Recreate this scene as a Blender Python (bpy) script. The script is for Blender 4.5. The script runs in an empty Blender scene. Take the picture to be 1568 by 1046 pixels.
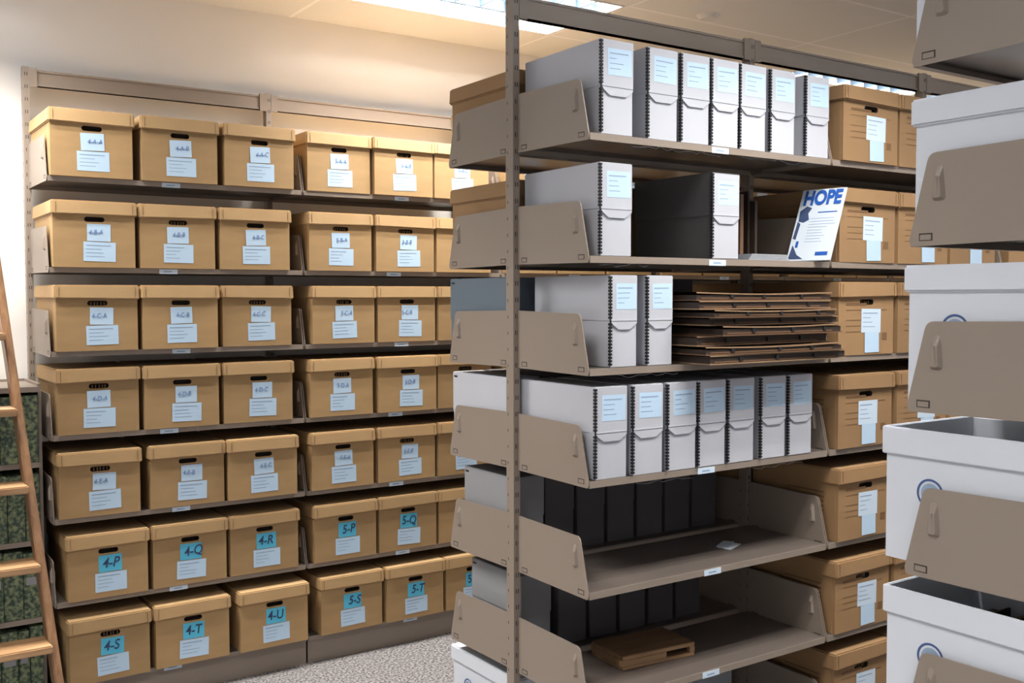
import bpy, bmesh, math, random
from mathutils import Vector, Matrix, Euler
random.seed(7)
S=bpy.context.scene
try:
    S.view_settings.view_transform='Standard'; S.view_settings.look='None'
except Exception: pass
COL=S.collection

# ---------------------------------------------------------------- materials
def mat(name,col,rough=.6,metal=0,noise=0,scale=20,stretch=(1,1,1),rand=0,bump=0,bscale=200,spec=.4):
    m=bpy.data.materials.new(name); m.use_nodes=True; nt=m.node_tree; N=nt.nodes; L=nt.links
    b=N['Principled BSDF']; b.inputs['Base Color'].default_value=(*col,1); b.inputs['Roughness'].default_value=rough
    b.inputs['Metallic'].default_value=metal; b.inputs['Specular IOR Level'].default_value=spec
    tc=N.new('ShaderNodeTexCoord'); mp=N.new('ShaderNodeMapping'); mp.inputs['Scale'].default_value=stretch
    L.new(tc.outputs['Object'],mp.inputs['Vector'])
    cur=None
    if noise:
        n=N.new('ShaderNodeTexNoise'); n.inputs['Scale'].default_value=scale; n.inputs['Detail'].default_value=4
        L.new(mp.outputs[0],n.inputs['Vector'])
        r=N.new('ShaderNodeMapRange'); r.inputs['To Min'].default_value=1-noise; r.inputs['To Max'].default_value=1+noise
        L.new(n.outputs['Fac'],r.inputs['Value'])
        cur=r.outputs[0]
    if rand:
        o=N.new('ShaderNodeObjectInfo'); r2=N.new('ShaderNodeMapRange'); r2.inputs['To Min'].default_value=1-rand; r2.inputs['To Max'].default_value=1+rand
        L.new(o.outputs['Random'],r2.inputs['Value'])
        if cur:
            mm=N.new('ShaderNodeMath'); mm.operation='MULTIPLY'; L.new(cur,mm.inputs[0]); L.new(r2.outputs[0],mm.inputs[1]); cur=mm.outputs[0]
        else: cur=r2.outputs[0]
    if cur:
        v=N.new('ShaderNodeVectorMath'); v.operation='SCALE'; v.inputs[0].default_value=col; L.new(cur,v.inputs['Scale'])
        L.new(v.outputs[0],b.inputs['Base Color'])
    if bump:
        n=N.new('ShaderNodeTexNoise'); n.inputs['Scale'].default_value=bscale; n.inputs['Detail'].default_value=3
        L.new(tc.outputs['Object'],n.inputs['Vector'])
        bp=N.new('ShaderNodeBump'); bp.inputs['Strength'].default_value=bump; bp.inputs['Distance'].default_value=.002
        L.new(n.outputs['Fac'],bp.inputs['Height']); L.new(bp.outputs[0],b.inputs['Normal'])
    return m
M_CARD=mat('cardboard_kraft',(.365,.232,.106),.75,noise=.15,scale=9,stretch=(1,1,3),rand=.11,bump=.15,bscale=120)
M_CARDLID=mat('cardboard_lid',(.405,.262,.125),.72,noise=.12,scale=7,rand=.11,bump=.12,bscale=120)
M_CARD2=mat('cardboard_printed',(.29,.172,.080),.75,noise=.14,scale=9,rand=.10)
M_PRINT=mat('cardboard_print_ink',(.17,.09,.04),.8)
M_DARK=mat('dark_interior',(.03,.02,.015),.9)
M_LABEL=mat('label_paper',(.47,.63,.79),.6,noise=.03,rand=.04)
M_LABELW=mat('label_white',(.56,.68,.80),.6)
M_BLUEL=mat('label_blue',(.09,.47,.68),.6,rand=.06)
M_INK=mat('label_ink',(.03,.05,.12),.7)
M_INKH=mat('label_pen',(.13,.22,.44),.7)
M_INKL=mat('label_print_lines',(.27,.36,.50),.7)
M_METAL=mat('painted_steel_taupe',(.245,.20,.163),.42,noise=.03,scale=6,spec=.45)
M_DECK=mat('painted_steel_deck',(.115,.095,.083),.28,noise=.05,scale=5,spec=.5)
M_SLOT=mat('slot_shadow',(.05,.04,.035),.9)
M_DOC=mat('doc_box_grey',(.46,.475,.52),.6,noise=.03,scale=10,rand=.05)
M_DOCD=mat('doc_box_slate',(.085,.08,.085),.65,noise=.05,scale=10,rand=.06)
M_DOCM=mat('doc_box_midgrey',(.25,.25,.265),.65,noise=.05,scale=10)
M_DOCB=mat('doc_box_bluegrey',(.11,.145,.18),.6)
M_BLACK=mat('binding_black',(.015,.015,.018),.45)
M_WHITEB=mat('white_board_box',(.62,.655,.72),.55,noise=.03,scale=8,rand=.03)
M_LOGO=mat('logo_navy',(.05,.10,.25),.6)
M_BROWN=mat('portfolio_brown',(.13,.070,.036),.55,noise=.15,scale=12,rand=.1)
M_BROWND=mat('portfolio_dark',(.035,.022,.016),.6)
M_BROWNE=mat('portfolio_edge',(.27,.17,.095),.6,noise=.1,scale=20)
M_PLAST=mat('clear_plastic_sleeve',(.35,.37,.40),.08,spec=.9)
M_WHITE=mat('paper_white',(.50,.56,.62),.6)
M_MAGBLUE=mat('magazine_blue_ink',(.015,.08,.34),.5)

def wood(name,c1,c2,sc=6,stretch=(1,1,12)):
    m=bpy.data.materials.new(name); m.use_nodes=True; nt=m.node_tree; N=nt.nodes; L=nt.links
    b=N['Principled BSDF']; b.inputs['Roughness'].default_value=.4
    tc=N.new('ShaderNodeTexCoord'); mp=N.new('ShaderNodeMapping'); mp.inputs['Scale'].default_value=stretch
    n=N.new('ShaderNodeTexNoise'); n.inputs['Scale'].default_value=sc; n.inputs['Detail'].default_value=6; n.inputs['Distortion'].default_value=.6
    r=N.new('ShaderNodeValToRGB'); r.color_ramp.elements[0].color=(*c1,1); r.color_ramp.elements[1].color=(*c2,1)
    r.color_ramp.elements[0].position=.35; r.color_ramp.elements[1].position=.65
    L.new(tc.outputs['Object'],mp.inputs[0]); L.new(mp.outputs[0],n.inputs['Vector']); L.new(n.outputs['Fac'],r.inputs[0]); L.new(r.outputs[0],b.inputs['Base Color'])
    return m
M_OAK=wood('ladder_oak',(.17,.085,.038),(.27,.145,.07),4,(14,14,1.2))
M_OAKT=wood('ladder_tread_oak',(.32,.18,.085),(.43,.26,.135),4,(1.2,14,14))
M_TRAY=wood('tray_wood',(.15,.085,.04),(.23,.135,.068),5,(1.5,14,14))

def carpet():
    m=bpy.data.materials.new('carpet_grey'); m.use_nodes=True; nt=m.node_tree; N=nt.nodes; L=nt.links
    b=N['Principled BSDF']; b.inputs['Roughness'].default_value=.95; b.inputs['Specular IOR Level'].default_value=.1
    tc=N.new('ShaderNodeTexCoord'); n=N.new('ShaderNodeTexNoise'); n.inputs['Scale'].default_value=95; n.inputs['Detail'].default_value=5
    r=N.new('ShaderNodeValToRGB'); e=r.color_ramp.elements
    e[0].color=(.065,.06,.06,1); e[0].position=.38; e[1].color=(.29,.275,.275,1); e[1].position=.62
    L.new(tc.outputs['Object'],n.inputs['Vector']); L.new(n.outputs['Fac'],r.inputs[0]); L.new(r.outputs[0],b.inputs['Base Color'])
    bp=N.new('ShaderNodeBump'); bp.inputs['Strength'].default_value=.4; bp.inputs['Distance'].default_value=.003
    L.new(n.outputs['Fac'],bp.inputs['Height']); L.new(bp.outputs[0],b.inputs['Normal'])
    return m
M_CARPET=carpet()
def ceilmat():
    m=bpy.data.materials.new('acoustic_ceiling_tile'); m.use_nodes=True; nt=m.node_tree; N=nt.nodes; L=nt.links
    b=N['Principled BSDF']; b.inputs['Roughness'].default_value=.9
    tc=N.new('ShaderNodeTexCoord'); mp=N.new('ShaderNodeMapping'); mp.inputs['Location'].default_value=(-1.86,-3.60,0)
    br=N.new('ShaderNodeTexBrick'); br.offset=0; br.inputs['Scale'].default_value=1
    br.inputs['Brick Width'].default_value=1.22; br.inputs['Row Height'].default_value=.61; br.inputs['Mortar Size'].default_value=.009
    br.inputs['Mortar Smooth'].default_value=.1
    br.inputs['Color1'].default_value=(.80,.80,.78,1); br.inputs['Color2'].default_value=(.78,.78,.76,1); br.inputs['Mortar'].default_value=(.93,.93,.93,1)
    n=N.new('ShaderNodeTexNoise'); n.inputs['Scale'].default_value=120
    bp=N.new('ShaderNodeBump'); bp.inputs['Strength'].default_value=.25; bp.inputs['Distance'].default_value=.003
    L.new(tc.outputs['Object'],mp.inputs[0]); L.new(mp.outputs[0],br.inputs['Vector']); L.new(br.outputs['Color'],b.inputs['Base Color'])
    L.new(tc.outputs['Object'],n.inputs['Vector']); L.new(n.outputs['Fac'],bp.inputs['Height']); L.new(bp.outputs[0],b.inputs['Normal'])
    return m
M_CEIL=ceilmat()
M_WALL=mat('painted_wall',(.79,.76,.72),.85,noise=.015,scale=3,bump=.1,bscale=300)
M_WALLC=mat('painted_wall_side',(.78,.80,.84),.85)
M_TRIM=mat('baseboard_vinyl',(.16,.14,.13),.5)
def green():
    m=bpy.data.materials.new('green_tweed_binding'); m.use_nodes=True; nt=m.node_tree; N=nt.nodes; L=nt.links
    b=N['Principled BSDF']; b.inputs['Roughness'].default_value=.7
    tc=N.new('ShaderNodeTexCoord'); n=N.new('ShaderNodeTexNoise'); n.inputs['Scale'].default_value=70; n.inputs['Detail'].default_value=3
    r=N.new('ShaderNodeValToRGB'); e=r.color_ramp.elements
    e[0].color=(.02,.045,.035,1); e[0].position=.4; e[1].color=(.20,.23,.12,1); e[1].position=.66
    L.new(tc.outputs['Object'],n.inputs['Vector']); L.new(n.outputs['Fac'],r.inputs[0]); L.new(r.outputs[0],b.inputs['Base Color'])
    return m
M_GREEN=green()
def emis(name,col,s):
    m=bpy.data.materials.new(name); m.use_nodes=True; nt=m.node_tree
    b=nt.nodes['Principled BSDF']; b.inputs['Base Color'].default_value=(.3,.4,.5,1)
    b.inputs['Emission Color'].default_value=(*col,1); b.inputs['Emission Strength'].default_value=s
    return m
M_LAMP=emis('lamp_reflector',(.35,.60,.95),.35)
M_LOUV=mat('lamp_louver',(.09,.14,.20),.5)
M_FRAME=mat('lamp_frame_white',(.7,.7,.68),.5)

# ---------------------------------------------------------------- mesh builder
class MB:
    def __init__(s): s.v=[]; s.f=[]; s.m=[]; s.mats=[]
    def mi(s,m):
        if m not in s.mats: s.mats.append(m)
        return s.mats.index(m)
    def face(s,pts,m):
        o=len(s.v); s.v+= [tuple(p) for p in pts]; s.f.append(tuple(range(o,o+len(pts)))); s.m.append(s.mi(m))
    def box(s,x0,x1,y0,y1,z0,z1,m,bev=0,skip=''):
        if bev:
            bm=bmesh.new(); bmesh.ops.create_cube(bm,size=1)
            for v in bm.verts: v.co=Vector(((x0+x1)/2+v.co.x*(x1-x0),(y0+y1)/2+v.co.y*(y1-y0),(z0+z1)/2+v.co.z*(z1-z0)))
            bmesh.ops.bevel(bm,geom=bm.edges[:],offset=bev,segments=2,affect='EDGES')
            s.addbm(bm,m); return
        o=len(s.v)
        s.v+=[(x0,y0,z0),(x1,y0,z0),(x1,y1,z0),(x0,y1,z0),(x0,y0,z1),(x1,y0,z1),(x1,y1,z1),(x0,y1,z1)]
        F={'b':(0,3,2,1),'t':(4,5,6,7),'f':(0,1,5,4),'r':(1,2,6,5),'k':(2,3,7,6),'l':(3,0,4,7)}
        for k,f in F.items():
            if k in skip: continue
            s.f.append(tuple(o+i for i in f)); s.m.append(s.mi(m))
    def addbm(s,bm,m,mtx=None):
        bm.verts.ensure_lookup_table(); o=len(s.v)
        bm.verts.index_update()
        for v in bm.verts: s.v.append(tuple((mtx@v.co) if mtx else v.co))
        for f in bm.faces: s.f.append(tuple(o+v.index for v in f.verts)); s.m.append(s.mi(m))
        bm.free()
    def prism(s,poly,axis,a,b,m,bev=0):
        def P(p,t):
            if axis=='x': return (t,p[0],p[1])
            if axis=='y': return (p[0],t,p[1])
            return (p[0],p[1],t)
        bm=bmesh.new(); A=[bm.verts.new(P(p,a)) for p in poly]; B=[bm.verts.new(P(p,b)) for p in poly]
        bm.faces.new(A); bm.faces.new(B[::-1]); n=len(poly)
        for i in range(n): bm.faces.new((A[i],B[i],B[(i+1)%n],A[(i+1)%n]))
        bmesh.ops.recalc_face_normals(bm,faces=bm.faces[:])
        if bev: bmesh.ops.bevel(bm,geom=bm.edges[:],offset=bev,segments=1,affect='EDGES')
        s.addbm(bm,m)
    def mesh(s,name):
        me=bpy.data.meshes.new(name); me.from_pydata(s.v,[],s.f)
        for m in s.mats: me.materials.append(m)
        for p,i in zip(me.polygons,s.m): p.material_index=i
        me.update(); return me
def obj(name,me,loc=(0,0,0),rz=0,parent=None,rot=None):
    o=bpy.data.objects.new(name,me); o.location=loc; o.rotation_euler=rot if rot else (0,0,rz); COL.objects.link(o)
    if parent: o.parent=parent
    return o
def empty(name,loc=(0,0,0)):
    e=bpy.data.objects.new(name,None); e.empty_display_size=.1; e.location=loc; COL.objects.link(e); return e
def text(body,size,mt,parent,loc,rot,ext=.0003,bold=0,name='handwriting',sx=1,shear=0):
    c=bpy.data.curves.new(name,'FONT'); c.body=body; c.size=size; c.align_x='CENTER'; c.align_y='CENTER'; c.extrude=ext; c.offset=bold; c.shear=shear
    c.materials.append(mt); o=bpy.data.objects.new(name,c); COL.objects.link(o); o.parent=parent; o.location=loc; o.rotation_euler=rot; o.scale=(sx,1,1); return o

# ---------------------------------------------------------------- layout numbers
EYE=1.61
RH=[2.049,1.705,1.385,1.065,.744,.422,.101]
T=.020
TOP=2.538; CEIL=2.93
WALLY=4.62
# ---------------------------------------------------------------- room shell
XL,XR,YF,YB=-1.6,9.4,-2.2,WALLY
def slab(name,x0,x1,y0,y1,z0,z1,m):
    b=MB(); b.box(x0,x1,y0,y1,z0,z1,m); return obj(name,b.mesh(name))
slab('floor',XL,XR,YF,YB,-.1,0,M_CARPET)
slab('wall_back',XL-.1,XR+.1,YB,YB+.1,0,CEIL+.3,M_WALL)
slab('wall_left',XL-.1,XL,YF,YB,0,CEIL+.3,M_WALLC)
slab('wall_right',XR,XR+.1,YF,YB,0,CEIL+.3,M_WALL)
slab('wall_front',XL-.1,XR+.1,YF-.1,YF,0,CEIL+.3,M_WALLC)
slab('baseboard_back',XL,XR,YB-.012,YB,0,.1,M_TRIM)
LW=1.20
TROF=[(-.58,3.60,.60,38),(1.86,3.60,.60,34),(4.75,3.90,.30,30),(6.06,3.90,.30,30)]+[(x,y,.60,22) for x in (-.58,1.86,4.30,6.74) for y in (1.16,-1.28)]
xs=sorted({XL,XR}|{round(a+d,4) for a,_,_,_ in TROF for d in (0,LW)}); ys=sorted({YF,YB}|{round(c+d,4) for _,c,l,_ in TROF for d in (0,l)})
cb=MB()
for i in range(len(xs)-1):
    for j in range(len(ys)-1):
        mx,my=(xs[i]+xs[i+1])/2,(ys[j]+ys[j+1])/2
        if any(a<mx<a+LW and c<my<c+l for a,c,l,_ in TROF): continue
        cb.box(xs[i],xs[i+1],ys[j],ys[j+1],CEIL,CEIL+.02,M_CEIL)
cb.box(XL,XR,YF,YB,CEIL+.2,CEIL+.22,M_CEIL)
obj('ceiling',cb.mesh('ceiling'))
def troffer(LD):
    tb=MB(); D=.11
    tb.box(0,.012,0,LD,-.004,D,M_FRAME); tb.box(LW-.012,LW,0,LD,-.004,D,M_FRAME)
    tb.box(.012,LW-.012,0,.012,-.004,D,M_FRAME); tb.box(.012,LW-.012,LD-.012,LD,-.004,D,M_FRAME)
    tb.face([(0,0,D),(LW,0,D),(LW,LD,D),(0,LD,D)],M_LAMP)
    n=3 if LD>.5 else 1
    for k in range(1,n):
        y=LD*k/n; tb.box(.012,LW-.012,y-.006,y+.006,.004,.05,M_LOUV)
    for k in range(1,9):
        x=LW*k/9; tb.box(x-.003,x+.003,.012,LD-.012,.008,.05,M_LOUV)
    return tb.mesh('troffer')
TM={.60:troffer(.60),.30:troffer(.30)}
for a,c,LD,E in TROF:
    o=obj('ceiling_light_troffer',TM[LD],(a,c,CEIL))
    for yy in ((LD/6,LD/2,LD*5/6) if LD>.5 else (LD/2,)):
        ld=bpy.data.lights.new('troffer_light','AREA'); ld.shape='RECTANGLE'; ld.size=LW-.08; ld.size_y=.05; ld.energy=E
        ld.color=(1.0,.955,.90); ld.spread=math.radians(150)
        lo=bpy.data.objects.new('lamp_tube',ld); COL.objects.link(lo); lo.parent=o; lo.location=(LW/2,yy,.09)
sp=MB(); bm=bmesh.new(); bmesh.ops.create_cone(bm,cap_ends=True,segments=24,radius1=.04,radius2=.055,depth=.02); sp.addbm(bm,M_FRAME)
obj('smoke_detector',sp.mesh('smoke_detector'),(3.48,3.50,CEIL-.010))

# ---------------------------------------------------------------- shelving
def rounded(pts,r,n=4):
    out=[]; L=len(pts)
    for i,p in enumerate(pts):
        p=Vector(p); a=Vector(pts[i-1]); b=Vector(pts[(i+1)%L]); rr=r[i]
        if rr<=0: out.append(tuple(p)); continue
        da=(a-p).normalized(); db=(b-p).normalized()
        for k in range(n+1):
            t=k/n; q=(p+da*rr)*(1-t)**2+p*2*t*(1-t)+(p+db*rr)*t*t; out.append(tuple(q))
    return out
def bracket_panel(b,x,yp,yf,z):
    s=1 if yf>yp else -1
    pts=[(yp,z+.004),(yf-s*.004,z),(yf,z+.012),(yf-s*.040,z+.176),(yp,z+.182)]
    poly=rounded(pts,[0,.004,.004,.016,.006])
    b.prism(poly,'x',x-.0015,x+.0015,M_METAL)
    for sx in (-1,1):
        cy=yf-s*.062; cz=z+.118
        base=rounded([(cy-.015,cz-.034),(cy+.015,cz-.034),(cy+.008,cz+.034),(cy-.008,cz+.034)],[.009]*4,3)
        bm=bmesh.new(); A=[bm.verts.new((x+sx*.0012,p[0],p[1])) for p in base]
        B=[bm.verts.new((x+sx*.009,cy+(p[0]-cy)*.55,cz-.008+(p[1]-cz)*.6)) for p in base]
        n=len(base)
        for i in range(n): bm.faces.new((A[i],A[(i+1)%n],B[(i+1)%n],B[i]))
        bm.faces.new(B); bmesh.ops.recalc_face_normals(bm,faces=bm.faces[:]); b.addbm(bm,M_METAL)
        for yy in (yf-s*.035,yp+s*.035):
            xa,xb=min(x+sx*.0014,x+sx*.0020),max(x+sx*.0014,x+sx*.0020)
            b.box(xa,xb,yy-.013,yy+.013,z+.022,z+.0245,M_SLOT)
            b.box(xa,xb,yy-.013,yy+.013,z+.010,z+.0115,M_SLOT)
            b.box(xa,xb,yy-.015,yy-.012,z+.010,z+.0245,M_SLOT); b.box(xa,xb,yy+.012,yy+.0135,z+.010,z+.0245,M_SLOT)
def shelving(name,X0,W,nb,Yp,fronts,rows,label_rows):
    root=empty(name,(X0,Yp,0))
    def add(n,b):
        o=obj(n,b.mesh(name+'_'+n),(-X0,-Yp,0),parent=root)
    hb=.020; ha=.012
    p=MB()
    for k in range(nb+1):
        x=X0+k*W
        p.box(x-ha,x+ha,Yp-hb,Yp+hb,0,TOP+.006,M_METAL)
        p.box(x-ha-.004,x+ha+.004,Yp-hb-.02,Yp+hb+.02,0,.006,M_METAL)
        z=.12
        while z<TOP-.01:
            p.box(x-ha-.0005,x-ha,Yp+.009,Yp+.0115,z,z+.009,M_SLOT)
            for sy in (-1,1):
                y0=Yp+sy*hb
                p.box(x-.005,x-.002,min(y0,y0+sy*.0006),max(y0,y0+sy*.0006),z,z+.014,M_SLOT)
                p.box(x+.003,x+.006,min(y0,y0+sy*.0006),max(y0,y0+sy*.0006),z,z+.014,M_SLOT)
            z+=.0508
    add('posts',p)
    h=MB()
    for k in range(nb):
        x0=X0+k*W+ha; x1=X0+(k+1)*W-ha
        h.box(x0,x1,Yp-.012,Yp+.012,TOP-.068,TOP-.004,M_METAL)
        h.box(x0,x1,Yp-.016,Yp+.016,TOP-.012,TOP-.004,M_METAL); h.box(x0,x1,Yp-.016,Yp+.016,TOP-.068,TOP-.060,M_METAL)
        for c in (x0,x1-.03): h.box(c,c+.03,Yp-.022,Yp-.012,TOP-.074,TOP+.002,M_METAL)
    add('top_header',h)
    d=MB(); br=MB(); lb=MB(); kp=MB()
    for Yf in fronts:
        s=1 if Yf>Yp else -1; yp=Yp+s*(hb+.003)
        for k in range(nb):
            a=X0+k*W+.004; c=X0+(k+1)*W-.004
            for r in rows:
                z=RH[r]; y0,y1=sorted((yp,Yf-s*.003))
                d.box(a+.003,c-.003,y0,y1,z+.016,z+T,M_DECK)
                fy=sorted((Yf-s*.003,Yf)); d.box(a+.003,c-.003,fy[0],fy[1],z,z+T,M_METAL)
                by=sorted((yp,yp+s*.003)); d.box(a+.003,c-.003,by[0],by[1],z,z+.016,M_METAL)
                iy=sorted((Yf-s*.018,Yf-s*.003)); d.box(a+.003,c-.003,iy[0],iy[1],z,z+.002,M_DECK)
                bracket_panel(br,a,yp,Yf,z); bracket_panel(br,c,yp,Yf,z)
                if (r,s) in label_rows or ('all',s) in label_rows:
                    lx=a+W*(.46+random.uniform(-.04,.05)); yy=sorted((Yf,Yf+s*.0015)); w=.036
                    lb.box(lx-w,lx+w,yy[0],yy[1],z-.001,z+.017,M_LABELW)
                    lb.box(lx-w*.5,lx+w*.4,min(Yf+s*.0015,Yf+s*.0018),max(Yf+s*.0015,Yf+s*.0018),z+.005,z+.010,M_INKL)
            ky=sorted((Yf-s*.012,Yf-s*.009)); kp.box(a,c,ky[0],ky[1],0,RH[6],M_METAL)
    add('shelf_decks',d); add('end_brackets',br); add('kick_plates',kp)
    if lb.v: add('shelf_tag',lb)
    return root
LXo,LWd,LF,LP=.701,1.02,4.154,4.563
CXo,CW,CF,CP,CBk=1.781,1.04,2.254,2.631,3.024
NXo,NW,NF,NP=1.746,1.04,1.211,.83
shelving('wall_shelving_unit',LXo,LWd,6,LP,[LF],range(7),{('all',-1)})
cu=shelving('double_sided_shelving_unit',CXo,CW,5,CP,[CF,CBk],range(7),{(0,-1),(1,-1),(3,-1),(4,-1),(5,-1)})
shelving('aisle_shelving_unit',NXo,NW,3,NP,[NF],range(7),set())
# loose black tie wires hanging under the front lips of the double unit
random.seed(21)
wc=bpy.data.curves.new('tie_wires','CURVE'); wc.dimensions='3D'; wc.bevel_depth=.0011; wc.materials.append(M_BLACK)
for r,spans in ((0,((.16,.52),(.60,.98))),(1,((.03,.22),)),(2,((.10,.34),(.5,.62))),(3,((.18,.40),(.66,.9)))):
    for a,c in spans:
        n=int((c-a)/.022)+2; spn=wc.splines.new('POLY'); spn.points.add(n-1)
        for i in range(n):
            spn.points[i].co=(a+(c-a)*i/(n-1)+random.uniform(-.008,.008),CF-CP+random.uniform(-.003,.002)-.003,RH[r]-.001-random.uniform(.0,.011),1)
wo=bpy.data.objects.new('tie_wires',wc); COL.objects.link(wo); wo.parent=cu

# ---------------------------------------------------------------- boxes
def hole_front(b,w,h0,h1,yf,m,hz,hw,hh,deep=.03,contents=None):
    bm=bmesh.new()
    outer=[(-w/2,h0),(w/2,h0),(w/2,h1),(-w/2,h1)]
    hole=[]
    n=6; r=hh/2
    for k in range(n+1):
        a=math.pi/2-math.pi*k/n; hole.append((hw/2-r+math.cos(a)*r,hz+math.sin(a)*r))
    for k in range(n+1):
        a=-math.pi/2-math.pi*k/n; hole.append((-hw/2+r+math.cos(a)*r,hz+math.sin(a)*r))
    O=[bm.verts.new((p[0],yf,p[1])) for p in outer]; Hh=[bm.verts.new((p[0],yf,p[1])) for p in hole]
    E=[]
    for Lp in (O,Hh):
        for i in range(len(Lp)): E.append(bm.edges.new((Lp[i],Lp[(i+1)%len(Lp)])))
    bmesh.ops.triangle_fill(bm,use_beauty=True,use_dissolve=False,edges=E)
    for f in bm.faces:
        f.normal_update()
        if f.normal.y>0: f.normal_flip()
    b.addbm(bm,m)
    k=len(hole)
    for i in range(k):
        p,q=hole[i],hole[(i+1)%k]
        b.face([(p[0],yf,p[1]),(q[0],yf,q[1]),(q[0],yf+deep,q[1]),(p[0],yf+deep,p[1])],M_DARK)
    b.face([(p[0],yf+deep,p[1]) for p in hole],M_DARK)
    if contents:
        for i in range(5):
            x=-hw/2+.012+i*hw/6+random.uniform(0,.004)
            b.box(x,x+.003,yf+.012,yf+.016,hz-hh/2,hz+hh*.2,M_CARD2)
def label(b,cx,cz,w,h,y,m,rot=0,lines=0):
    c,s=math.cos(rot),math.sin(rot)
    def R(x,z): return (cx+x*c-z*s, cz+x*s+z*c)
    q=[R(-w/2,-h/2),R(w/2,-h/2),R(w/2,h/2),R(-w/2,h/2)]
    b.face([(p[0],y,p[1]) for p in q],m)
    for i in range(lines):
        zz=h*.32-i*h*.19; ww=w*(.42 if i==0 else random.uniform(.2,.36)); t=.0011 if i else .0018
        x1=-w*.42+ww*random.uniform(1.3,1.9)
        q=[R(-w*.42,zz-t),R(x1,zz-t),R(x1,zz+t),R(-w*.42,zz+t)]
        b.face([(p[0],y-.0003,p[1]) for p in q],M_INKL)
BW,BD,BH=.298,.385,.253
def record_box(kind,seed):
    random.seed(seed); b=MB(); w,d,h=BW,BD,BH; body=M_CARD2 if kind=='C' else M_CARD
    hole_front(b,w,0,h-.01,0,body,h-.070,.074,.019,contents=random.random()<.4)
    b.box(-w/2,w/2,0,d,0,h-.01,body,skip='ft')
    lw=w+.012; lh=.054
    sk=random.uniform(-.003,.003)
    bm=bmesh.new(); bmesh.ops.create_cube(bm,size=1)
    for v in bm.verts:
        fl=1.0 if v.co.z>0 else 1.012
        v.co=Vector((v.co.x*lw*fl,(d/2)+v.co.y*(d+.018)*fl,h-lh/2+v.co.z*lh+(sk*v.co.x*2 if v.co.z<0 else 0)))
    bmesh.ops.bevel(bm,geom=bm.edges[:],offset=.0045,segments=2,affect='EDGES'); b.addbm(bm,M_CARDLID if kind!='C' else M_CARD2)
    for sx in (-1,1):
        b.box(sx*(lw/2-.016)-.0006,sx*(lw/2-.016)+.0006,-.0118,-.0105,h-lh+.006,h-.008,M_PRINT)
    b.box(-w/2-.0012,-w/2,.012,.045,.002,h-.06,body)
    jx=random.uniform(-.012,.012); r=random.uniform(-.03,.03)
    if kind in 'AB':
        label(b,jx+.008,.060,.118,.074,-.0010,M_LABEL,r,4)
        label(b,jx+.006,.133,.086,.066,-.0016,M_LABEL if kind=='A' else M_BLUEL,random.uniform(-.04,.04),0)
    else:
        for (x0,x1,z0,z1) in ((-.11,.11,.155,.157),(-.11,-.02,.12,.122),(-.11,-.02,.10,.102),(-.11,-.02,.08,.082),(.085,.112,.05,.075),(-.11,.0,.172,.180)):
            b.face([(x0,-.0008,z0),(x1,-.0008,z0),(x1,-.0008,z1),(x0,-.0008,z1)],M_PRINT)
        label(b,.015+jx,.118,.106,.083,-.0012,M_LABELW,r,4)
        label(b,.02+jx,.042,.078,.070,-.0018,M_LABEL,-r,0)
        for i in range(5):
            b.box(-w/2-.0012,-w/2-.0004,.06,.30-.02*i,.10+.016*i,.104+.016*i,M_PRINT)
    return b.mesh('record_box_%s%d'%(kind,seed))
RB={k:[record_box(k,i+10*ord(k)) for i in range(5)] for k in 'ABC'}
random.seed(11)
rowj={
 0:[(.865,1.197,1.525),(1.890,2.203,2.512)],
 1:[(.868,1.186,1.505),(1.893,2.213,2.525)],
 2:[(.872,1.189,1.512),(1.905,2.220,2.534)],
 3:[(.874,1.193,1.513),(1.893,2.216,2.530)],
 4:[(.872,1.210,1.524),(1.893,2.216,2.530)],
 5:[(.895,1.214,1.530),(1.903,2.219,2.533)],
 6:[(.892,1.215,1.560),(1.925,2.244,2.558)]}
L7='ABCDEFG'
for r in range(7):
    for bay in range(6):
        xs_=rowj[r][bay] if bay<2 else [LXo+bay*LWd+.172+.318*i for i in range(3)]
        for i,x in enumerate(xs_):
            kind='B' if r>=5 else 'A'
            mt=M_INK
            if r>=5: body='%d-%s'%(4+bay,'PQR'[i] if r==5 else 'STU'[i]); sz=.054; bo=.0006
            elif r==4: body='%d-%s-%s'%(4+bay,'E','ABC'[i]); sz=.026; bo=0; mt=M_INKH
            else: body='%d-%s-%s'%(4+bay,L7[r],'ABC'[i]); sz=.026; bo=0; mt=M_INKH
            y=LF-.012+random.uniform(-.008,.008)
            if r==6: y-=.015
            o=obj('record_storage_box',random.choice(RB[kind]),(x,y,RH[r]+T+.0005),rz=random.uniform(-.012,.012))
            if bay<3:
                text(body,sz,mt,o,(.006+random.uniform(-.006,.006),-.0026,.134),(math.pi/2,random.uniform(-.09,.05),0),bold=bo,sx=.85,shear=random.uniform(0,.3))
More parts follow.
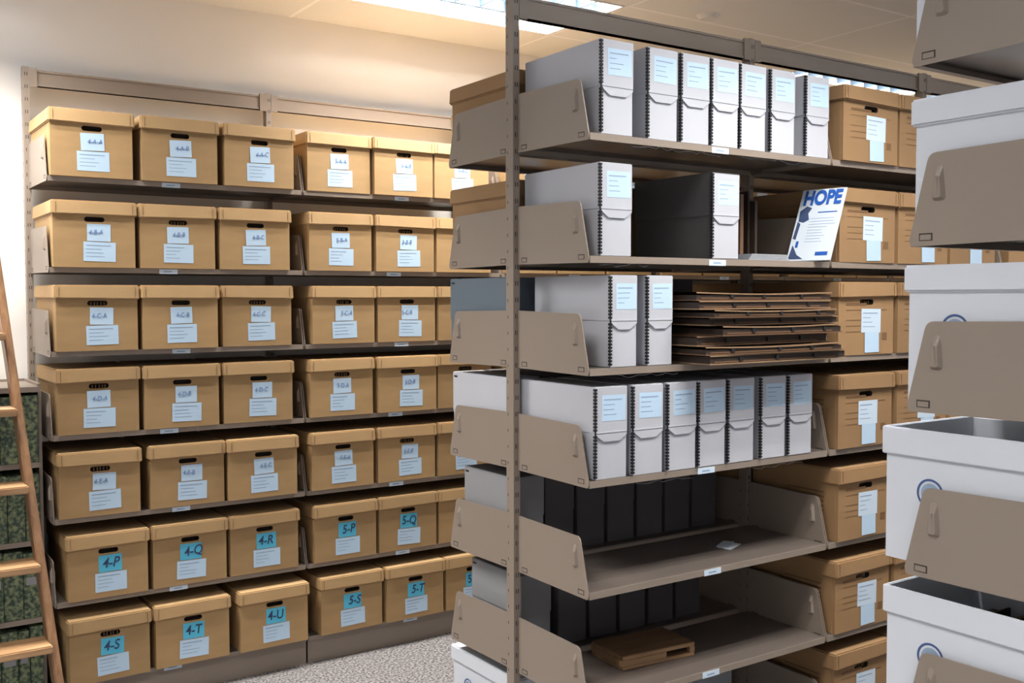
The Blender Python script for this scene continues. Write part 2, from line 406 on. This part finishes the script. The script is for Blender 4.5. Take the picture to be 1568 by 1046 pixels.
def doc_box(mat_,w,d,h=.266,seed=0,side=None,lab=True):
    random.seed(seed); b=MB(); e=.0022; sm=side or mat_
    b.box(-w/2+e,w/2-e,e,d-e,0,h-.004,sm,bev=.0015)
    zs=h*.50
    b.box(-w/2,w/2,0,d,zs,h,sm,bev=.002)
    if side:
        b.box(-w/2+.003,w/2-.003,-.0004,.002,zs+.001,h-.003,mat_); b.box(-w/2+.004,w/2-.004,e-.0005,e+.001,.002,zs,mat_)
    poly=[(-w/2+.004,zs+.004),(w/2-.004,zs+.004),(w/2-.004,zs-.006),(w/2-.03,zs-.024),(-w/2+.03,zs-.024),(-w/2+.004,zs-.006)]
    b.prism(poly,'y',-.0022,.0005,mat_)
    b.box(-w/2+.003,w/2-.003,-.0026,-.0020,zs-.0008,zs+.0008,M_DOCD if mat_ is not M_DOCD else M_BLACK)
    z=.006
    while z<h-.006:
        if abs(z-zs)>.006:
            b.box(-w/2-.0038,-w/2+.0050,-.0038,.0050,z,z+.0064,M_BLACK)
        z+=.0096
    b.box(-w/2-.0008,-w/2+.002,-.0008,.002,.004,h-.004,M_BLACK)
    for zz in (.012,h-.018):
        b.box(w/2-.001,w/2+.001,.01,.03,zz,zz+.006,M_BLACK)
    if lab: label(b,.008,h*.77,min(.088,w*.74),.075,-.0006,M_LABEL,random.uniform(-.02,.02),4)
    return b.mesh('doc_box')
DG=[doc_box(M_DOC,.120,.375,seed=i) for i in range(3)]
DGn=[doc_box(M_DOC,.103,.375,seed=i+5) for i in range(2)]
DGs=doc_box(M_DOC,.120,.35,seed=14)
DGd=doc_box(M_DOC,.120,.365,seed=12,side=M_DOCD)
DDk=doc_box(M_DOCD,.122,.35,seed=9); DBl=doc_box(M_DOCB,.122,.35,seed=10); DMd=doc_box(M_DOCM,.122,.30,seed=13)
random.seed(5)
def put_doc(me,xl,r,w,y=None,rz=0,name='document_box'):
    y=CF+.008 if y is None else y
    return obj(name,me,(xl+w/2,y,RH[r]+T+.0005),rz=rz)
for x in (1.828,2.003,2.134,2.258,2.384,2.521,2.688): put_doc(random.choice(DG),x,0,.12,CF+.001+random.uniform(0,.003))
put_doc(DG[0],1.830,1,.12); put_doc(DGd,2.272,1,.12)
put_doc(DGn[0],1.868,2,.103); put_doc(DGn[1],2.008,2,.103)
for x in (1.808,1.946,2.080,2.206,2.334,2.482,2.612): put_doc(random.choice(DG),x,3,.12,CF-.001+random.uniform(-.004,.003))
BKY=CBk+.020
def put_back(me,xc,r,yfront=BKY,name='document_box'):
    return obj(name,me,(xc,yfront,RH[r]+T+.0005),rz=math.pi)
put_back(DMd,1.872,4,2.975)
for i in range(6): put_back(DDk,2.01+.133*i,4)
put_back(DMd,1.90,5,2.975)
for i in range(5): put_back(DDk,2.065+.133*i,5)
put_back(DGs,1.862,3,CBk+.01)
for i in range(6): put_back(DDk,2.0+.13*i,3)
put_back(DBl,1.86,2)
for i in range(4): put_back(DDk,2.16+.13*i,2,BKY)
for r in (0,1):
    for i in range(3): put_back(RB['C'][i],1.963+.325*i,r,CBk+.026,name='record_storage_box')
for bay in (1,2,3,4):
    for r in range(7):
        for i in range(3): put_back(random.choice(RB['A']),CXo+bay*CW+.18+.325*i,r,CBk+.026,name='record_storage_box')
for bay in (1,2,3,4):
    for r in range(7):
        for i in range(3):
            x=CXo+bay*CW+.188+.322*i+random.uniform(-.005,.005)
            obj('record_storage_box',random.choice(RB['C']),(x,CF-.004+random.uniform(-.008,.002),RH[r]+T+.0005),rz=random.uniform(-.012,.012))
# ---------------------------------------------------------------- white boxes
def white_box(open_top,seed,logo=True):
    random.seed(seed); b=MB(); w,d,h=.305,.40,.264; m=M_WHITEB
    hole_front(b,w,0,h-.01,0,m,h-.08,.08,.022)
    if not open_top:
        b.box(-w/2,w/2,0,d,0,h-.01,m,skip='ft')
        b.box(-w/2-.008,w/2+.008,-.009,d+.009,h-.052,h,m,bev=.004)
    else:
        t=.005
        b.box(-w/2,w/2,0,d,0,t,m)
        b.box(-w/2,-w/2+t,0,d,t,h-.004,m); b.box(w/2-t,w/2,0,d,t,h-.004,m); b.box(-w/2,w/2,t*2,t*3,t,h-.1,m); b.box(-w/2,w/2,d-t,d,t,h-.004,m)
        c=.007
        b.box(-w/2-c,-w/2,-c,d+c,h-.055,h,m,bev=.002); b.box(w/2,w/2+c,-c,d+c,h-.055,h,m,bev=.002)
        b.box(-w/2,w/2,-c,0,h-.055,h,m,bev=.002); b.box(-w/2,w/2,d,d+c,h-.055,h,m,bev=.002)
        # liner wall with an oblong hand slot seen through the opening
        b.box(w/2-t-.001,w/2-t,.16,.24,h-.06,h-.04,M_DARK)
        for i in range(9):
            y=.05+i*.036; b.box(-w/2+.012,w/2-.012,y,y+.004+random.random()*.01,t,h-.07-random.random()*.02,random.choice([M_BROWND,M_BROWN,M_DOCD]))
    for sx in (-1,1):
        if not logo: break
        x=sx*(w/2+.0007)
        for r0,r1,mm in ((.029,.0245,M_LOGO),(.020,.0,M_INKL)):
            n=28
            for i in range(n):
                a=2*math.pi*i/n; c=2*math.pi*(i+1)/n; cy,cz=.098,.141
                P=lambda r,t:(x,cy+r*math.cos(t),cz+r*math.sin(t))
                if r1>0: b.face([P(r0,a),P(r0,c),P(r1,c),P(r1,a)],mm)
                else: b.face([P(r0,a),P(r0,c),(x,cy,cz)],mm)
    return b.mesh('white_box')
WC=white_box(False,1); WO=white_box(True,2); WN=white_box(False,3,False)
WW=.305
for r,me,yf in ((0,WC,1.215),(1,WN,1.212),(2,WC,1.222),(3,WO,1.268),(4,WO,1.262),(5,WC,1.24),(6,WC,1.23)):
    for i in range(9):
        bay,j=divmod(i,3)
        x=NXo+.022+bay*NW+WW/2+j*.33
        obj('white_archive_box',me if i==0 else WC,(x,yf if i==0 else NF+.005,RH[r]+T+.0005),rz=math.pi)
obj('white_archive_box',WC,(1.965,CBk+.03,RH[6]+T+.0005),rz=math.pi)
for i in range(2): obj('white_archive_box',WC,(2.30+.33*i,CBk+.03,RH[6]+T+.0005),rz=math.pi)

# ---------------------------------------------------------------- folder stack, row 3
zt=RH[2]+T+.0008; root=empty('portfolio_folder_stack',(2.46,2.4,zt)); z=0
random.seed(3)
for i,(th,w,dx) in enumerate(((.028,.63,.02),(.026,.61,.0),(.030,.60,-.02),(.030,.56,.03),(.024,.58,.02),(.024,.57,-.01),(.026,.59,-.02),(.026,.60,-.01))):
    b=MB(); y0,y1=-.225+random.uniform(-.02,.02),.17
    e=.0035; bow=.005*(i%2)
    b.box(-w/2,w/2,y0,y1,0,e,M_BROWNE if i%2==0 else M_BROWN)
    n=10
    for k in range(n):
        xa=-w/2+w*k/n; xb=-w/2+w*(k+1)/n
        za=th-e-bow*math.sin(math.pi*k/n); zb=th-e-bow*math.sin(math.pi*(k+1)/n)
        b.face([(xa,y0,za),(xb,y0,zb),(xb,y0,zb+e),(xa,y0,za+e)],M_BROWNE)
        b.face([(xa,y0,za+e),(xb,y0,zb+e),(xb,y1,zb+e),(xa,y1,za+e)],M_BROWN)
        b.face([(xa,y1,za),(xb,y1,zb),(xb,y0,zb),(xa,y0,za)],M_BROWN)
    b.box(-w/2+.004,w/2-.004,y0+.004,y1-.01,e,th-e-bow-.0004,M_BROWND)
    b.box(-w/2+.02,w/2-.05,y0+.002,y0+.004,e+.002,e+.006,M_BROWN)
    for k in range(3):
        x=-w/2+.13+k*.17+random.uniform(-.02,.02); b.box(x-.007,x+.007,y0-.002,y0+.02,th*.3,th*.7,M_BLACK)
    obj('portfolio_%d'%i,b.mesh('portfolio'),(dx,0,z+.0004*i),rz=random.uniform(-.035,.035),parent=root); z+=th
# ---------------------------------------------------------------- magazine leaning on the bay divider
mg=MB(); w,h=.160,.272
mg.box(0,w,0,.005,0,h,M_WHITE)
def q(x0,x1,z0,z1,m): mg.face([(x0,-.0004,z0),(x1,-.0004,z0),(x1,-.0004,z1),(x0,-.0004,z1)],m)
mg.face([(.010,-.0005,.150),(.030,-.0005,.145),(.048,-.0005,.155),(.040,-.0005,.180),(.050,-.0005,.200),(.030,-.0005,.208),(.008,-.0005,.190)],M_INK)
mg.face([(.004,-.0005,.085),(.016,-.0005,.080),(.020,-.0005,.140),(.008,-.0005,.150)],M_INK)
mg.face([(.004,-.0005,.006),(.06,-.0005,.006),(.034,-.0005,.022),(.010,-.0005,.06)],M_INK)
q(.020,.030,.050,.074,M_MAGBLUE); q(.10,.145,.018,.032,M_MAGBLUE)
random.seed(4)
for i in range(9):
    z=.070+i*.011; q(.050,.050+random.uniform(.05,.10),z,z+.0020,M_INKL)
q(.075,.145,.180,.184,M_MAGBLUE)
Lr=math.radians(25); Dx=Vector((.2,-.98,0)).normalized(); Nn=Vector((.98,.2,0)).normalized()
Zx=Nn*math.sin(Lr)+Vector((0,0,math.cos(Lr))); Yx=Zx.cross(Dx)
mo=obj('magazine',mg.mesh('magazine'))
mo.matrix_world=Matrix(((Dx.x,Yx.x,Zx.x,2.714),(Dx.y,Yx.y,Zx.y,2.353),(Dx.z,Yx.z,Zx.z,RH[1]+T+.0035),(0,0,0,1)))
text('HOPE',.074,M_MAGBLUE,mo,(w/2+.001,-.0014,h-.036),(math.pi/2,0,0),ext=.0003,bold=.0030,name='title',sx=.73)
# ---------------------------------------------------------------- brown folder + sleeves row 2
b=MB(); b.prism([(2.42,0),(2.62,0),(2.62,.235),(2.42,.215)],'x',2.50,2.515,M_BROWND)
b.prism([(2.42,0),(2.62,0),(2.62,.245),(2.42,.225)],'x',2.55,2.565,M_BROWN)
b.box(2.515,2.55,2.43,2.62,0,.20,M_BROWND); b.box(2.62-.012,2.62-.004,2.44,2.62,0,.24,M_BROWND); b.box(2.565,2.608,2.60,2.62,0,.2,M_BROWN)
b.prism([(2.42,0),(2.62,0),(2.62,.225),(2.42,.205)],'x',2.62,2.632,M_BROWND)
obj('expanding_folder',b.mesh('expanding_folder'),(0,-.012,RH[1]+T+.0006))
b=MB()
for i in range(5): b.box(-.10+.004*i,.10-.003*i,-.07,.07-.005*i,i*.004,i*.004+.003,M_PLAST)
obj('plastic_sleeves',b.mesh('plastic_sleeves'),(2.525,2.33,RH[1]+T+.0006),rz=.04)
# ---------------------------------------------------------------- paper slip row 5
b=MB(); b.prism([(-.05,-.03),(.05,-.02),(.045,.03),(-.04,.025)],'z',0,.0012,M_WHITE); b.prism([(-.03,-.01),(.06,.01),(.05,.045),(-.035,.03)],'z',.0013,.0025,M_WHITE)
obj('paper_slip',b.mesh('paper_slip'),(2.52,2.42,RH[4]+T+.0006),rz=.3)
# ---------------------------------------------------------------- wooden tray row 6
b=MB(); b.box(-.145,.145,-.085,.085,0,.012,M_TRAY,bev=.002); b.box(-.145,.145,-.085,.085,.030,.045,M_TRAY,bev=.002)
b.box(-.145,.03,-.085,-.07,.012,.030,M_OAKT); b.box(.125,.145,-.085,-.07,.012,.030,M_OAKT)
b.box(-.145,-.135,-.07,.085,.012,.030,M_TRAY); b.box(.135,.145,-.07,.085,.012,.030,M_TRAY); b.box(-.135,.135,.075,.085,.012,.030,M_TRAY)
b.box(.0,.135,-.05,-.045,.012,.030,M_DARK)
b.box(-.142,.142,-.0862,-.085,.032,.043,M_OAKT); b.box(-.142,.142,-.0862,-.085,.001,.011,M_OAKT)
obj('wooden_slot_tray',b.mesh('wooden_slot_tray'),(2.185,2.475,RH[5]+T+.0006),rz=-.08)

# ---------------------------------------------------------------- low bookcase with bound volumes
bx=MB(); X0,X1,Y0,Y1=-.75,.672,4.22,4.56
zs=[.06,.36,.66,.96,1.25]
for z in zs: bx.box(X0,X1,Y0+.01,Y1,z,z+.02,M_METAL)
bx.box(X0-.02,X0,Y0,Y1,0,1.28,M_METAL); bx.box(X1,X1+.012,Y0+.03,Y1,0,1.28,M_METAL); bx.box(X0,X1,Y1,Y1+.01,0,1.28,M_METAL); bx.box(X0,X1,Y0+.01,Y0+.02,0,.06,M_METAL)
obj('low_bookcase',bx.mesh('low_bookcase'))
bv=MB(); random.seed(8)
for z in zs[:-1]:
    x=X1-.003
    while x>X0+.07:
        t=random.uniform(.040,.070); hh=random.uniform(.250,.267); yy=Y0+random.uniform(.0,.012)
        bv.box(x-t+.002,x,yy,Y1-.04,z+.0205,z+.02+hh,M_GREEN,bev=.003)
        if random.random()<.5: bv.box(x-t+.010,x-.008,yy-.0006,yy,z+.15,z+.18,M_DOCM)
        x-=t
obj('bound_volumes',bv.mesh('bound_volumes'))
# ---------------------------------------------------------------- rolling library ladder
root=empty('rolling_library_ladder',(.4,3.62,0))
def lad(z,outer): return Vector((.664-.0762*z if outer else .664-.46+.0762*z*.6, 3.62+.28*z, z))
lb=MB()
def rail(p,q,sx,sy):
    hx,hy=sx/2,sy/2; A=[p+Vector((a*hx,c*hy,0)) for a,c in ((-1,-1),(1,-1),(1,1),(-1,1))]; B=[q+Vector((a*hx,c*hy,0)) for a,c in ((-1,-1),(1,-1),(1,1),(-1,1))]
    bm=bmesh.new(); VA=[bm.verts.new(v) for v in A]; VB=[bm.verts.new(v) for v in B]
    bm.faces.new(VA[::-1]); bm.faces.new(VB)
    for i in range(4): bm.faces.new((VA[i],VA[(i+1)%4],VB[(i+1)%4],VB[i]))
    bmesh.ops.bevel(bm,geom=bm.edges[:],offset=.004,segments=2,affect='EDGES'); return bm
TZ=2.25
for outer in (True,False):
    off=Vector((-.013 if outer else .013,0,0))
    lb.addbm(rail(lad(.05,outer)+off,lad(TZ,outer)+off,.028,.085),M_OAK)
o=obj('side_rails',lb.mesh('ladder_rails'),(-.4,-3.62,0),parent=root)
lt=MB()
for k in range(8):
    z=.165+.2615*k; a=lad(z,False); c=lad(z,True)
    lt.box(a.x+.02,c.x-.022,a.y-.075,a.y+.06,z-.013,z+.013,M_OAKT,bev=.004)
obj('treads',lt.mesh('ladder_treads'),(-.4,-3.62,0),parent=root)
lw=MB()
for outer in (True,False):
    p=lad(.05,outer); bm=bmesh.new(); bmesh.ops.create_cone(bm,cap_ends=True,segments=24,radius1=.05,radius2=.05,depth=.024)
    lw.addbm(bm,M_BLACK,Matrix.Translation((p.x+(-.035 if outer else .035),p.y,.05))@Matrix.Rotation(math.pi/2,4,'Y'))
    t=lad(TZ,outer); lw.box(t.x-.015,t.x+.015,t.y-.02,t.y+.10,TZ-.02,TZ+.02,M_BLACK)
obj('wheels_and_hooks',lw.mesh('ladder_hw'),(-.4,-3.62,0),parent=root)
rl=MB(); yr=3.62+.28*TZ+.11
bm=bmesh.new(); bmesh.ops.create_cone(bm,cap_ends=True,segments=16,radius1=.014,radius2=.014,depth=2.0)
rl.addbm(bm,M_BLACK,Matrix.Translation((-.50,yr,TZ))@Matrix.Rotation(math.pi/2,4,'Y'))
for x in (-1.3,-.3,.46): rl.box(x-.01,x+.01,yr,YB,TZ-.01,TZ+.01,M_BLACK)
obj('ladder_guide_rail',rl.mesh('guide_rail'))

# ---------------------------------------------------------------- world + camera
w=bpy.data.worlds.new('world'); S.world=w; w.use_nodes=True
w.node_tree.nodes['Background'].inputs[0].default_value=(.9,.88,.85,1); w.node_tree.nodes['Background'].inputs[1].default_value=.3
y,t,r=math.radians(55.96),math.radians(-2.52),math.radians(-.12)
F=Vector((math.cos(y)*math.cos(t),math.sin(y)*math.cos(t),math.sin(t))); R=Vector((math.sin(y),-math.cos(y),0)); U=R.cross(F)
R2=R*math.cos(r)+U*math.sin(r); U2=-R*math.sin(r)+U*math.cos(r)
cd=bpy.data.cameras.new('camera'); cd.sensor_width=36; cd.lens=36*1559.4/1568; cd.clip_start=.05
co=bpy.data.objects.new('camera',cd); COL.objects.link(co)
co.matrix_world=Matrix(((R2.x,U2.x,-F.x,0),(R2.y,U2.y,-F.y,0),(R2.z,U2.z,-F.z,EYE),(0,0,0,1)))
S.camera=co
